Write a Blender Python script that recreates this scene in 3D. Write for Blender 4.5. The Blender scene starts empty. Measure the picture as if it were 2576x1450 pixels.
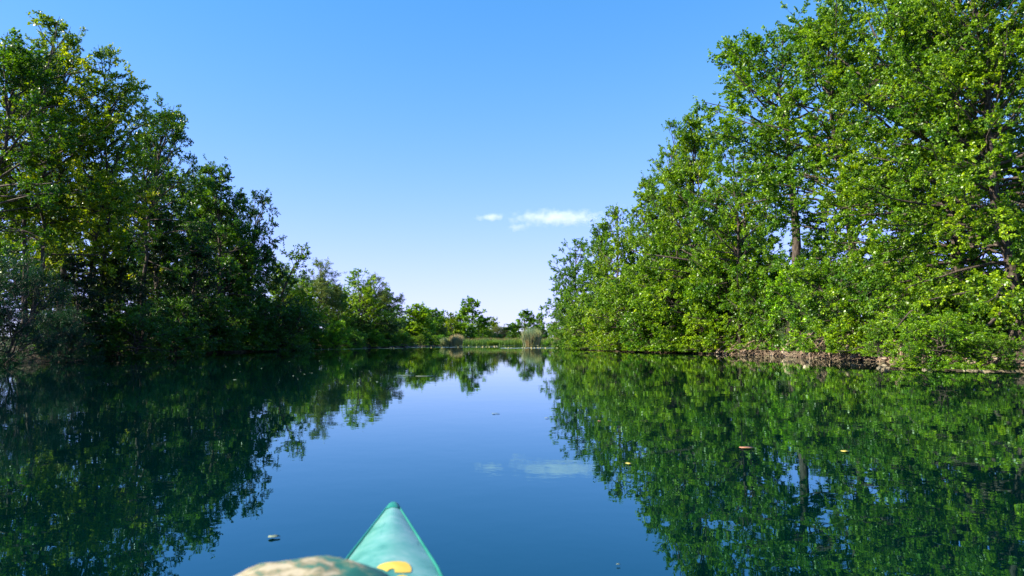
import bpy, math, random
import numpy as np
from mathutils import Vector, Matrix

# ------------------------------------------------------------------ camera
S = bpy.context.scene
COL = S.collection
EYE = 0.9
PITCH = math.radians(4.44)
FPX = 2576 * 24 / 36
cam_d = bpy.data.cameras.new('camera')
cam_d.lens = 24; cam_d.sensor_width = 36; cam_d.clip_start = 0.05; cam_d.clip_end = 12000
cam_d.dof.use_dof = True; cam_d.dof.focus_distance = 60; cam_d.dof.aperture_fstop = 4.0
cam = bpy.data.objects.new('camera', cam_d); COL.objects.link(cam)
cam.location = (0, 0, EYE); cam.rotation_euler = (math.radians(90) + PITCH, 0, 0)
S.camera = cam

# ------------------------------------------------------------------ sky and sun
SUN_AZ = math.radians(-105)     # clockwise from +Y: from the left, a little behind
SUN_EL = math.radians(36)
W = bpy.data.worlds.new('World'); S.world = W; W.use_nodes = True
nt = W.node_tree; nt.nodes.clear()
sky = nt.nodes.new('ShaderNodeTexSky'); sky.sky_type = 'NISHITA'; sky.sun_disc = False
sky.sun_elevation = SUN_EL; sky.sun_rotation = SUN_AZ % (2 * math.pi)
sky.air_density = 1.0; sky.dust_density = 0.0; sky.ozone_density = 4.0; sky.altitude = 0
hs = nt.nodes.new('ShaderNodeHueSaturation'); hs.inputs['Saturation'].default_value = 1.30
bg = nt.nodes.new('ShaderNodeBackground'); bg.inputs['Strength'].default_value = 0.11
out = nt.nodes.new('ShaderNodeOutputWorld')
def vm(op, a, b):
    x = nt.nodes.new('ShaderNodeVectorMath'); x.operation = op
    for k_, v_ in enumerate((a, b)):
        if isinstance(v_, tuple): x.inputs[k_].default_value = v_
        else: nt.links.new(v_, x.inputs[k_])
    return x.outputs[0]
nt.links.new(sky.outputs[0], hs.inputs['Color'])
# film-like response of the sky: gain per channel with a soft shoulder  c / (1 + 0.85 c)
c_ = vm('MULTIPLY', hs.outputs[0], (0.1402 * 4.3, 0.1402 * 3.62, 0.1402 * 2.42))
d_ = vm('ADD', vm('MULTIPLY', c_, (0.86, 0.76, 0.09)), (1.0, 1.0, 1.0))
e_ = vm('MULTIPLY', vm('DIVIDE', c_, d_), (3.57, 3.57, 3.57))
nt.links.new(e_, bg.inputs['Color'])
nt.links.new(bg.outputs[0], out.inputs[0])

sun_d = bpy.data.lights.new('sun', 'SUN'); sun_d.energy = 5.0; sun_d.angle = math.radians(0.5)
sun_d.color = (1.0, 0.93, 0.80)
sun = bpy.data.objects.new('sun', sun_d); COL.objects.link(sun)
sdir = Vector((math.sin(SUN_AZ) * math.cos(SUN_EL), math.cos(SUN_AZ) * math.cos(SUN_EL), math.sin(SUN_EL)))
sun.rotation_euler = sdir.to_track_quat('Z', 'Y').to_euler(); sun.location = (-20, -20, 40)

S.view_settings.view_transform = 'Standard'; S.view_settings.look = 'None'
S.view_settings.gamma = 1.0; S.view_settings.use_curve_mapping = False
S.view_settings.exposure = 1.35
S.cycles.max_bounces = 6; S.cycles.diffuse_bounces = 3; S.cycles.glossy_bounces = 3
S.cycles.transmission_bounces = 3; S.cycles.volume_bounces = 3; S.cycles.transparent_max_bounces = 6
S.cycles.use_denoising = True; S.cycles.caustics_reflective = False; S.cycles.caustics_refractive = False
S.cycles.sample_clamp_indirect = 4

# ------------------------------------------------------------------ helpers
def ray(px, py):
    """direction of the photograph's pixel (2576 x 1450 frame)"""
    c = Vector(((px - 1288) / FPX, 1.0, (725 - py) / FPX))
    cp, sp = math.cos(PITCH), math.sin(PITCH)
    return Vector((c.x, c.y * cp - c.z * sp, c.y * sp + c.z * cp))
def at_y(px, py, Y):
    d = ray(px, py); t = Y / d.y
    return Vector((d.x * t, Y, EYE + d.z * t))
def at_z(px, py, z):
    d = ray(px, py); t = (z - EYE) / d.z
    return Vector((d.x * t, d.y * t, z))

def tag(o, label=None, cat=None, group=None, kind=None):
    if label: o['label'] = label
    if cat: o['category'] = cat
    if group: o['group'] = group
    if kind: o['kind'] = kind
    return o
def link(name, me, parent=None, mat=None):
    o = bpy.data.objects.new(name, me); COL.objects.link(o)
    if mat is not None and me is not None and not me.materials: me.materials.append(mat)
    if parent: o.parent = parent
    return o
def np_mesh(name, V, F, nper, var=None, smooth=False):
    """V (n,3), F flat array of vertex ids, nper = vertices per face (int or array)"""
    me = bpy.data.meshes.new(name)
    F = np.asarray(F, dtype=np.int32).ravel()
    if np.isscalar(nper): tot = np.full(len(F) // nper, nper, dtype=np.int32)
    else: tot = np.asarray(nper, dtype=np.int32)
    st = np.concatenate(([0], np.cumsum(tot)[:-1])).astype(np.int32)
    me.vertices.add(len(V)); me.vertices.foreach_set('co', np.asarray(V, dtype=np.float32).ravel())
    me.loops.add(len(F)); me.loops.foreach_set('vertex_index', F)
    me.polygons.add(len(tot)); me.polygons.foreach_set('loop_start', st)
    try: me.polygons.foreach_set('loop_total', tot)
    except Exception: pass
    if smooth: me.polygons.foreach_set('use_smooth', np.ones(len(tot), dtype=bool))
    if var is not None:
        a = me.attributes.new('tone', 'FLOAT', 'FACE'); a.data.foreach_set('value', np.asarray(var, dtype=np.float32))
    me.update(calc_edges=True)
    return me

# ------------------------------------------------------------------ materials
def new_mat(name):
    m = bpy.data.materials.new(name); m.use_nodes = True
    n = m.node_tree; n.nodes.clear()
    o = n.nodes.new('ShaderNodeOutputMaterial')
    return m, n, o
def N(n, kind, **kw):
    x = n.nodes.new(kind)
    for k, v in kw.items():
        if k in x.inputs: x.inputs[k].default_value = v
        else: setattr(x, k, v)
    return x
def mixrgb(n, blend, fac, a, b):
    m = n.nodes.new('ShaderNodeMix'); m.data_type = 'RGBA'; m.blend_type = blend
    for sock, v in ((m.inputs[0], fac), (m.inputs[6], a), (m.inputs[7], b)):
        if isinstance(v, bpy.types.NodeSocket): n.links.new(v, sock)
        elif isinstance(v, (int, float)): sock.default_value = v
        else: sock.default_value = (*v, 1)
    return m.outputs[2]
def ramp(n, fac, stops):
    r = n.nodes.new('ShaderNodeValToRGB'); n.links.new(fac, r.inputs[0])
    e = r.color_ramp.elements
    while len(e) < len(stops): e.new(0.5)
    for k, (p, c) in enumerate(stops):
        e[k].position = p; e[k].color = (*c, 1)
    return r.outputs[0]

def leaf_mat(name, dark, mid, light, trans=0.35, rough=0.42, spec=0.5, tcol=(1.5, 1.45, 0.35)):
    m, n, o = new_mat(name)
    at = N(n, 'ShaderNodeAttribute', attribute_name='tone')
    base = ramp(n, at.outputs['Fac'], [(0.0, dark), (0.55, mid), (0.97, light)])
    tc = N(n, 'ShaderNodeTexCoord')
    no = N(n, 'ShaderNodeTexNoise'); no.inputs['Scale'].default_value = 0.42; no.inputs['Detail'].default_value = 3
    n.links.new(tc.outputs['Object'], no.inputs['Vector'])
    var = ramp(n, no.outputs['Fac'], [(0.36, (0.55, 0.72, 0.9)), (0.5, (0.95, 0.95, 0.95)), (0.64, (1.45, 1.25, 0.85))])
    c1 = mixrgb(n, 'MULTIPLY', 1.0, base, var)
    oi = N(n, 'ShaderNodeObjectInfo')
    c2 = mixrgb(n, 'MULTIPLY', 1.0, c1, oi.outputs['Color'])
    p = N(n, 'ShaderNodeBsdfPrincipled'); n.links.new(c2, p.inputs['Base Color'])
    p.inputs['Roughness'].default_value = rough; p.inputs['Specular IOR Level'].default_value = spec
    t = N(n, 'ShaderNodeBsdfTranslucent')
    tcm = mixrgb(n, 'MULTIPLY', 1.0, c2, tcol); n.links.new(tcm, t.inputs['Color'])
    mx = N(n, 'ShaderNodeMixShader'); mx.inputs[0].default_value = trans
    n.links.new(p.outputs[0], mx.inputs[1]); n.links.new(t.outputs[0], mx.inputs[2])
    n.links.new(mx.outputs[0], o.inputs['Surface'])
    return m
M_LEAF = leaf_mat('leaves_alder', (0.026, 0.082, 0.003), (0.118, 0.255, 0.006), (0.29, 0.47, 0.015), rough=0.40, spec=.5, trans=.4)
M_WILL = leaf_mat('leaves_willow', (0.055, 0.10, 0.035), (0.10, 0.165, 0.055), (0.20, 0.26, 0.11), trans=0.25, spec=.15)
M_GRASS = leaf_mat('blades_green', (0.05, 0.13, 0.015), (0.10, 0.23, 0.025), (0.24, 0.32, 0.06), trans=0.3, rough=0.6)
M_STRAW = leaf_mat('blades_straw', (0.32, 0.23, 0.10), (0.48, 0.37, 0.17), (0.60, 0.50, 0.28), trans=0.3, rough=0.7, tcol=(1.1, 1, .8))
M_REEDLEAF = leaf_mat('blades_reed', (0.20, 0.25, 0.09), (0.32, 0.37, 0.15), (0.46, 0.46, 0.24), trans=0.3, rough=0.7, tcol=(1.1, 1.1, .6))
M_PLUME = leaf_mat('seed_heads_brown', (0.11, 0.055, 0.025), (0.17, 0.09, 0.04), (0.25, 0.15, 0.07), trans=0.2, rough=0.8, tcol=(1, 1, 1))

def bark_mat():
    m, n, o = new_mat('bark')
    tc = N(n, 'ShaderNodeTexCoord')
    mp = N(n, 'ShaderNodeMapping'); mp.inputs['Scale'].default_value = (7, 7, 1.6)
    n.links.new(tc.outputs['Object'], mp.inputs['Vector'])
    no = N(n, 'ShaderNodeTexNoise'); no.inputs['Scale'].default_value = 2.0; no.inputs['Detail'].default_value = 6
    n.links.new(mp.outputs[0], no.inputs['Vector'])
    c = ramp(n, no.outputs['Fac'], [(0.32, (0.022, 0.015, 0.010)), (0.5, (0.06, 0.042, 0.028)), (0.72, (0.15, 0.115, 0.08))])
    p = N(n, 'ShaderNodeBsdfPrincipled'); p.inputs['Roughness'].default_value = 0.9
    n.links.new(c, p.inputs['Base Color'])
    b = N(n, 'ShaderNodeBump'); b.inputs['Strength'].default_value = 0.6; b.inputs['Distance'].default_value = 0.05
    n.links.new(no.outputs['Fac'], b.inputs['Height']); n.links.new(b.outputs[0], p.inputs['Normal'])
    n.links.new(p.outputs[0], o.inputs['Surface'])
    return m
M_BARK = bark_mat()

# ------------------------------------------------------------------ river outline
LB = np.array([(-90, -20), (0, -18.5), (20, -18.5), (31, -20.5), (45, -22), (57, -22.5), (70, -22.6), (85, -20), (103, -16.6), (120, -15), (135, -14.2), (143, -12)], float)
RB = np.array([(-90, 18), (0, 17), (15, 16.2), (23, 16.2), (42, 15.8), (55, 12.4), (70, 8.9), (82, 8.6), (110, 10.2), (135, 13), (143, 12)], float)
def lbank(y): return np.interp(y, LB[:, 0], LB[:, 1]) + 0.35 * np.sin(np.asarray(y) * 0.9) * (np.asarray(y) < 140)
def rbank(y): return np.interp(y, RB[:, 0], RB[:, 1]) + 0.3 * np.sin(np.asarray(y) * 1.1 + 1) * (np.asarray(y) < 140)
YEND = 144.0
rng0 = np.random.default_rng(5)
def ground_z(x, y):
    """height of the ground; water level is 0"""
    x = np.asarray(x, float); y = np.asarray(y, float)
    dl = lbank(y) - x; dr = x - rbank(y)
    d = np.maximum(np.maximum(dl, dr), y - YEND)          # > 0 on land
    n = (np.sin(x * .71 + 1.3 * np.sin(y * .37)) * np.sin(y * .53 + x * .21) * .5 + np.sin(x * 2.1 + y * 1.7) * np.sin(y * 2.9 - x) * .25)
    land = 0.75 * (1 - np.exp(-np.clip(d, 0, None) / 0.9)) + 0.012 * np.clip(d, 0, 60) + n * 0.12 * np.clip(d / 2, 0, 1)
    land = land + np.where(dr > dl, 0.12 * (1 - np.exp(-np.clip(dr, 0, None) / 0.5)), 0.0) * (y < 60) * (y > 10)
    far = np.where(y > YEND - 1, 0.55, 1.0)
    land = land * far
    bed = -0.12 - 1.6 * (1 - np.exp(-np.clip(-d, 0, None) / 3.0))
    fine = (np.sin(x * 5.3 + 2 * np.sin(y * 3.1)) * np.sin(y * 4.7 + 1.5 * np.sin(x * 2.3)) * .09 + np.sin(x * 11 + y * 7) * np.sin(y * 9.1 - x * 6) * .035) * np.clip(d / .4, 0, 1) * np.exp(-np.clip(d, 0, None) / 2.5)
    return np.where(d > 0, land + fine, bed)

def build_ground():
    xs = np.concatenate((np.linspace(-3000, -200, 8), np.linspace(-160, -45, 10), np.arange(-40, -12, 0.5), np.arange(-12, 6, 2.0), np.arange(6, 12, 0.5), np.arange(12, 20, 0.2), np.arange(20, 30, 0.5), np.linspace(32, 160, 12), np.linspace(200, 3000, 8)))
    ys = np.concatenate((np.linspace(-1500, -100, 6), np.linspace(-90, -5, 20), np.arange(-2, 14, 0.8), np.arange(14, 62, 0.3), np.arange(62, 150, 0.8), np.linspace(152, 300, 12), np.linspace(400, 4000, 8)))
    X, Y = np.meshgrid(xs, ys); Z = ground_z(X, Y)
    V = np.stack((X, Y, Z), -1).reshape(-1, 3)
    nx = len(xs); i = np.arange(len(ys) - 1)[:, None] * nx + np.arange(nx - 1)[None]
    F = np.stack((i, i + 1, i + nx + 1, i + nx), -1).reshape(-1, 4)
    me = np_mesh('ground', V, F, 4, smooth=True)
    m, n, o = new_mat('earth_and_grass')
    g = N(n, 'ShaderNodeNewGeometry'); sx = N(n, 'ShaderNodeSeparateXYZ'); n.links.new(g.outputs['Position'], sx.inputs[0])
    no = N(n, 'ShaderNodeTexNoise'); no.inputs['Scale'].default_value = 1.7; no.inputs['Detail'].default_value = 8
    n.links.new(g.outputs['Position'], no.inputs['Vector'])
    earth = ramp(n, no.outputs['Fac'], [(0.35, (0.03, 0.02, 0.012)), (0.52, (0.075, 0.048, 0.028)), (0.68, (0.22, 0.15, 0.09))])
    grass = ramp(n, no.outputs['Fac'], [(0.35, (0.03, 0.06, 0.012)), (0.6, (0.06, 0.10, 0.02)), (0.8, (0.12, 0.13, 0.05))])
    hz = N(n, 'ShaderNodeMapRange'); hz.inputs['From Min'].default_value = 0.55; hz.inputs['From Max'].default_value = 0.9
    n.links.new(sx.outputs['Z'], hz.inputs['Value'])
    yy = N(n, 'ShaderNodeMath', operation='GREATER_THAN'); yy.inputs[1].default_value = YEND - 2
    n.links.new(sx.outputs['Y'], yy.inputs[0])
    mxm = N(n, 'ShaderNodeMath', operation='MAXIMUM'); n.links.new(hz.outputs[0], mxm.inputs[0]); n.links.new(yy.outputs[0], mxm.inputs[1])
    c = mixrgb(n, 'MIX', mxm.outputs[0], earth, grass)
    p = N(n, 'ShaderNodeBsdfPrincipled'); p.inputs['Roughness'].default_value = 0.95; n.links.new(c, p.inputs['Base Color'])
    b = N(n, 'ShaderNodeBump'); b.inputs['Strength'].default_value = 0.8; b.inputs['Distance'].default_value = 0.12
    n.links.new(no.outputs['Fac'], b.inputs['Height']); n.links.new(b.outputs[0], p.inputs['Normal'])
    n.links.new(p.outputs[0], o.inputs['Surface'])
    tag(link('ground', me, mat=m), kind='structure')
build_ground()

def build_water():
    V = [(-70, -100, 0), (70, -100, 0), (70, 150, 0), (-70, 150, 0)]
    me = np_mesh('water', V, [0, 1, 2, 3], 4)
    m, n, o = new_mat('river_water')
    g = N(n, 'ShaderNodeNewGeometry')
    mp = N(n, 'ShaderNodeMapping'); mp.inputs['Scale'].default_value = (1.0, 1.0, 1.0)
    n.links.new(g.outputs['Position'], mp.inputs['Vector'])
    a = N(n, 'ShaderNodeTexNoise'); a.inputs['Scale'].default_value = 5.0; a.inputs['Detail'].default_value = 2.0
    n.links.new(mp.outputs[0], a.inputs['Vector'])
    c = N(n, 'ShaderNodeTexNoise'); c.inputs['Scale'].default_value = 0.9; c.inputs['Detail'].default_value = 2.0
    n.links.new(mp.outputs[0], c.inputs['Vector'])
    mul = N(n, 'ShaderNodeMath', operation='MULTIPLY_ADD'); mul.inputs[1].default_value = 4.0
    n.links.new(c.outputs['Fac'], mul.inputs[0]); n.links.new(a.outputs['Fac'], mul.inputs[2])
    b = N(n, 'ShaderNodeBump'); b.inputs['Strength'].default_value = 1.0; b.inputs['Distance'].default_value = WATER_BUMP
    n.links.new(mul.outputs[0], b.inputs['Height'])
    gl = N(n, 'ShaderNodeBsdfGlossy'); gl.inputs['Roughness'].default_value = 0.0
    pass
    df = N(n, 'ShaderNodeBsdfDiffuse'); df.inputs['Color'].default_value = (*WATER_BODY, 1)
    fr = N(n, 'ShaderNodeFresnel'); fr.inputs['IOR'].default_value = 2.15
    n.links.new(mixrgb(n, 'MIX', fr.outputs[0], (0.20, 0.86, 0.97), (1.0, 1.0, 0.9)), gl.inputs['Color'])
    for x in (gl, fr): n.links.new(b.outputs[0], x.inputs['Normal'])
    mx = N(n, 'ShaderNodeMixShader'); n.links.new(fr.outputs[0], mx.inputs[0])
    n.links.new(df.outputs[0], mx.inputs[1]); n.links.new(gl.outputs[0], mx.inputs[2])
    n.links.new(mx.outputs[0], o.inputs['Surface'])
    tag(link('river_water', me, mat=m), kind='structure')
WATER_BUMP = 0.0005
WATER_BODY = (0.0, 0.0065, 0.0065)
build_water()

# ------------------------------------------------------------------ plant generator
def nrm(v): return v / np.maximum(np.linalg.norm(v, axis=-1, keepdims=True), 1e-9)
def grow_lines(rng, base, d0, L, k, up=0.0, wig=0.15):
    """polylines (n,k,3) from base along d0, length L, bending by up per unit path"""
    n = len(base); P = np.zeros((n, k, 3)); P[:, 0] = base; d = d0.copy()
    for i in range(1, k):
        d = d + np.array([0, 0, 1.0]) * (np.asarray(up).reshape(-1, 1) if np.ndim(up) else up) / (k - 1) + rng.normal(0, wig, (n, 3)) / math.sqrt(k - 1)
        d = nrm(d); P[:, i] = P[:, i - 1] + d * (L / (k - 1))[:, None]
    return P
def lengths(P): return np.linalg.norm(np.diff(P, axis=1), axis=2).sum(1)
def sample(P, idx, s):
    k = P.shape[1]; f = np.clip(s, 0, 0.9999) * (k - 1); i = f.astype(int); w = (f - i)[:, None]
    a = P[idx, i]; b = P[idx, i + 1]
    return a * (1 - w) + b * w, nrm(b - a)
def branch_off(rng, P, spacing, s0, s1, ang, Lfun, k, up, wig, flat=0.5, zmin=None):
    Lp = lengths(P)
    cnt = np.maximum(1, rng.poisson(np.maximum(Lp * (s1 - s0) / spacing, 0.4)))
    idx = np.repeat(np.arange(len(P)), cnt)
    s = rng.uniform(s0, s1, len(idx))
    pos, tan = sample(P, idx, s)
    r = rng.normal(0, 1, (len(idx), 3)); r[:, 2] *= flat
    perp = nrm(r - (r * tan).sum(1)[:, None] * tan)
    a = rng.uniform(ang[0], ang[1], len(idx))[:, None]
    d = nrm(tan * np.cos(a) + perp * np.sin(a))
    L = Lfun(idx, s, Lp)
    Q = grow_lines(rng, pos, d, L, k, up, wig)
    if zmin is not None: Q[..., 2] = np.maximum(Q[..., 2], zmin + rng.uniform(0, .15, Q.shape[:2]))
    return Q, idx, s
def tubes(P, R, m):
    """rings of m vertices along the polylines P (n,k,3) with radii R (n,k)"""
    n, k, _ = P.shape
    T = nrm(np.gradient(P, axis=1))
    ref = np.where(np.abs(T[..., 2:3]) > 0.9, np.array([1.0, 0, 0]), np.array([0, 0, 1.0]))
    A = nrm(np.cross(T, ref)); B = np.cross(T, A)
    th = np.arange(m) * 2 * math.pi / m
    V = P[:, :, None] + R[:, :, None, None] * (A[:, :, None] * np.cos(th)[None, None, :, None] + B[:, :, None] * np.sin(th)[None, None, :, None])
    base = (np.arange(n)[:, None, None] * k + np.arange(k - 1)[None, :, None]) * m
    j = np.arange(m)[None, None]; j2 = (j + 1) % m
    F = np.stack((base + j, base + j2, base + m + j2, base + m + j), -1)
    return V.reshape(-1, 3), F.reshape(-1, 4)
def leaves(rng, P, per, size, shape='diamond', aspect=0.75, upness=0.9, s0=0.15, droop=0.25, zmin=None):
    Lp = lengths(P)
    cnt = rng.poisson(np.maximum(per * Lp / max(Lp.mean(), 1e-6), 0.5))
    idx = np.repeat(np.arange(len(P)), cnt)
    s = rng.uniform(s0, 1.0, len(idx)) ** 0.8
    pos, tan = sample(P, idx, s)
    n = len(idx)
    ax = nrm(tan * 0.8 + rng.normal(0, 0.75, (n, 3)) + np.array([0, 0, -droop]))
    pos = pos + rng.normal(0, size * 0.3, (n, 3))
    up = nrm(np.array([0, 0, upness]) + rng.normal(0, 0.55, (n, 3)))
    side = nrm(np.cross(ax, up)); nn = np.cross(side, ax)
    L = (size * rng.uniform(0.45, 1.4, n))[:, None]; Wd = L * aspect / 2
    if shape == 'diamond':
        V = np.stack((pos, pos + ax * L * .45 + side * Wd, pos + ax * L, pos + ax * L * .45 - side * Wd), 1); q = 4
    else:
        fold = nn * L * 0.08
        V = np.stack((pos, pos + ax * L * .30 + side * Wd * .92 + fold, pos + ax * L * .72 + side * Wd * .85 + fold, pos + ax * L - fold * .5,
                      pos + ax * L * .72 - side * Wd * .85 + fold, pos + ax * L * .30 - side * Wd * .92 + fold), 1); q = 6
    if zmin is not None: V[..., 2] = np.maximum(V[..., 2], zmin)
    clump = rng.uniform(0, 1, len(P))[idx]
    tone = np.clip(0.55 * clump + 0.45 * rng.uniform(0, 1, n) + np.where(rng.uniform(0, 1, n) > .985, .4, 0), 0, 1)
    return V.reshape(-1, 3), np.arange(n * q).reshape(n, q), tone

class Proto: pass
def make_tree(seed, H=16, R=4.0, cb=0.1, prof='oval', nl=60, stems=1, spread=0.0, lean=(0, 0), r0=0.22, leaf=0.11, per=9, sp2=0.42, sp3=0.26,
              shape='diamond', aspect=0.78, limb_up=0.5, el0=5, el1=60, droop=0.25, mat=None, twig=0.5, s_leaf=0.15, gap=0.25, zlow=-9, sub=0.42, upness=0.9, stem_r=6):
    rng = np.random.default_rng(seed); sp2 *= .80; sp3 *= .62; per *= 2.0
    K = 14; t = np.linspace(0, 1, K)
    TR = []
    for i in range(stems):
        a = rng.uniform(0, 2 * math.pi); off = spread * (0.45 + 0.55 * rng.random()) if stems > 1 else 0
        h = H * (1.0 if i == 0 else rng.uniform(0.72, 0.97))
        wob = np.cumsum(rng.normal(0, 0.012 * H, (K, 2)), 0) * np.linspace(0, 1, K)[:, None] ** .5
        xy = np.array(lean)[None] * (t[:, None] ** 1.3) * H + wob + np.array([math.cos(a), math.sin(a)])[None] * off * (0.06 + t[:, None] ** 0.8)
        TR.append(np.concatenate((xy, (t * h)[:, None]), 1))
    TR = np.array(TR); rr = r0 * (1 - t) ** 0.85 + 0.018
    rr = rr * (1 + 0.5 * np.exp(-t * 18))
    TRr = np.repeat(rr[None], stems, 0) * (1.0 if stems == 1 else 0.62)
    # limbs
    idx = np.arange(nl) % stems
    u = np.linspace(0, 1, nl) ** 0.9 + rng.uniform(-.5, .5, nl) / nl; u = np.clip(u, 0, 0.995)
    s = cb + (1 - cb) * u
    pos, tan = sample(TR, idx, s)
    if prof == 'oval': w = np.sin(np.pi * np.clip(u * 0.86 + 0.16, 0, 1)) ** 0.75
    elif prof == 'cone': w = (1 - u) ** 0.75 * 0.95 + 0.06
    elif prof == 'top': w = np.sin(np.pi * np.clip(u * 0.8 + 0.2, 0, 1)) ** 0.6
    elif prof == 'full': w = np.clip(1.02 - 0.72 * u ** 1.6, 0.1, 1)
    else: w = np.clip(1 - u ** 3, 0.15, 1)
    az = np.arange(nl) * 2.39996 + rng.normal(0, 0.45, nl)
    # uneven crown: sectors reach further or less far
    ph = rng.uniform(0, 6.28, 3)
    lump = 1 + gap * (np.sin(az * 2 + ph[0] + u * 5) * .6 + np.sin(az * 3 + ph[1] - u * 9) * .5) + rng.normal(0, 0.18, nl)
    L = R * w * np.clip(lump, 0.4, 1.6) + 0.25
    el = np.radians(el0 + (el1 - el0) * u ** 1.2 + rng.normal(0, 9, nl))
    d = np.stack((np.cos(az) * np.cos(el), np.sin(az) * np.cos(el), np.sin(el)), 1)
    B1 = grow_lines(rng, pos, d, L, 8, up=limb_up * (0.4 + u) - droop * (1 - u) * 1.6, wig=0.28)
    B1[..., 2] = np.maximum(B1[..., 2], zlow + 0.15)
    B2, i2, s2 = branch_off(rng, B1, sp2, 0.30, 1.0, (0.45, 1.15), lambda i, s, Lp: (sub * Lp[i] * (1.15 - s) + 0.35) * rng.uniform(.55, 1.25, len(i)), 5, up=0.15 - droop * .5, wig=0.3, flat=0.55, zmin=zlow)
    B3, i3, s3 = branch_off(rng, B2, sp3, 0.25, 1.0, (0.35, 1.1), lambda i, s, Lp: twig * rng.uniform(.5, 1.3, len(i)), 4, up=0.05 - droop * .7, wig=0.3, flat=0.7, zmin=zlow)
    # leader twigs: the very top
    Vs, Fs, off = [], [], 0
    for P, Rr, m in ((TR, TRr, stem_r + 2), (B1, None, 5), (B2, None, 3), (B3, None, 3)):
        if Rr is None:
            k = P.shape[1]; tt = np.linspace(0, 1, k)
            if P is B1: rb = np.clip(0.013 * L + 0.012, 0.014, 0.10)[:, None] * (1 - 0.8 * tt)[None]
            elif P is B2: rb = np.full((len(P), 1), 0.011) * (1 - 0.6 * tt)[None]
            else: rb = np.full((len(P), 1), 0.005) * (1 - 0.5 * tt)[None]
            Rr = rb
        v, f = tubes(P, Rr, m); Vs.append(v); Fs.append(f + off); off += len(v)
    V = np.concatenate(Vs); F = np.concatenate(Fs)
    pr = Proto(); pr.H = H; pr.R = R
    pr.wood = np_mesh('trunk', V, F, 4, smooth=True); pr.wood.materials.append(M_BARK)
    A = leaves(rng, B3, per, leaf, shape, aspect, upness, s_leaf, droop, zmin=zlow)
    Bv = leaves(rng, B2[:, 2:], per * .6, leaf, shape, aspect, upness, 0.3, droop, zmin=zlow)
    q = A[1].shape[1]
    LV = np.concatenate((A[0], Bv[0])); LF = np.concatenate((A[1], Bv[1] + len(A[0]))); tone = np.concatenate((A[2], Bv[2]))
    pr.H = float(np.percentile(LV[:, 2], 99.95))
    pr.leaf = np_mesh('crown', LV, LF, q, var=tone); pr.leaf.materials.append(mat or M_LEAF)
    pr.n = len(LF)
    print('proto', seed, 'leaves', pr.n, 'wood faces', len(F))
    return pr

def plant(pr, x, y, H, rot=0, wide=1.0, tint=(1, 1, 1), label='', cat='tree', name='alder_tree', group=None, tilt=(0, 0), z=None, crown='crown', wood='trunk'):
    z = float(ground_z(x, y)) - 0.05 if z is None else z
    e = bpy.data.objects.new(name, None); COL.objects.link(e)
    e.location = (x, y, z); s = (H - z) / pr.H
    e.scale = (s * wide, s * wide, s)
    e.rotation_euler = (math.radians(tilt[0]), math.radians(tilt[1]), rot)
    e.rotation_mode = 'ZXY' if False else 'XYZ'
    tag(e, label, cat, group)
    a = link(wood, pr.wood, e); b = link(crown, pr.leaf, e); b.color = (*tint, 1)
    return e
def tree_px(pr, px, Y, top, rot, wide=1.0, tint=(1, 1, 1), label='', **kw):
    p = at_y(px, 860, Y); h = at_y(px, top, Y).z
    return plant(pr, p.x, Y, h, math.radians(rot), wide, tint, label, **kw)

# prototypes --------------------------------------------------------
NEAR_A = make_tree(11, H=20, R=6.2, cb=0.06, prof='full', nl=120, leaf=0.102, per=14, sp2=0.42, sp3=0.27, shape='hex', r0=0.30, el0=-4, el1=55, droop=0.35, zlow=.75, twig=0.55, upness=0.6)
NEAR_B = make_tree(12, H=20, R=5.0, cb=0.22, prof='oval', nl=85, leaf=0.105, per=13, sp2=0.42, sp3=0.28, shape='hex', r0=0.26, el0=0, el1=60, droop=0.25, twig=0.55, gap=0.35, upness=0.6)
TALL_A = make_tree(21, H=18, R=3.7, cb=0.34, prof='top', nl=60, leaf=0.13, per=9.5, r0=0.20, el0=8, el1=62, gap=0.4)
TALL_C = make_tree(23, H=18, R=3.7, cb=0.47, prof='top', nl=62, leaf=0.13, per=9.5, r0=0.27, el0=8, el1=62, gap=0.4)
TALL_B = make_tree(22, H=18, R=3.6, cb=0.28, prof='oval', nl=64, leaf=0.13, per=9.5, r0=0.19, stems=2, spread=1.4, el0=5, el1=60, gap=0.4)
FULL_A = make_tree(31, H=14, R=4.2, cb=0.06, prof='full', nl=85, leaf=0.138, per=11, el0=-2, el1=58, droop=0.3, zlow=0.1, gap=0.35)
FULL_B = make_tree(32, H=14, R=3.9, cb=0.05, prof='oval', nl=80, leaf=0.138, per=11, el0=0, el1=62, droop=0.3, zlow=0.1, stems=2, spread=1.2, gap=0.35)
FAR_A = make_tree(41, H=11, R=3.4, cb=0.08, prof='full', nl=80, leaf=0.22, per=9, sp2=0.45, sp3=0.32, el0=0, el1=55, droop=0.2, zlow=0.1, gap=0.3)
FAR_B = make_tree(42, H=11, R=3.8, cb=0.08, prof='round', nl=60, leaf=0.24, per=9, sp2=0.45, sp3=0.32, el0=-5, el1=75, droop=0.2, zlow=0.1, gap=0.12, stems=2, spread=1)
BUSH_A = make_tree(51, H=5, R=2.6, cb=0.04, prof='full', nl=95, stems=7, spread=1.9, r0=0.07, leaf=0.10, per=10.5, sp2=0.32, sp3=0.22, el0=-8, el1=60, droop=0.45, twig=0.4, zlow=0.02, stem_r=3, shape='hex')
BUSH_B = make_tree(52, H=5, R=2.9, cb=0.03, prof='oval', nl=95, stems=6, spread=2.2, r0=0.07, leaf=0.10, per=10.5, sp2=0.32, sp3=0.22, el0=-15, el1=60, droop=0.5, twig=0.4, zlow=0.02, stem_r=3)
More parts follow.
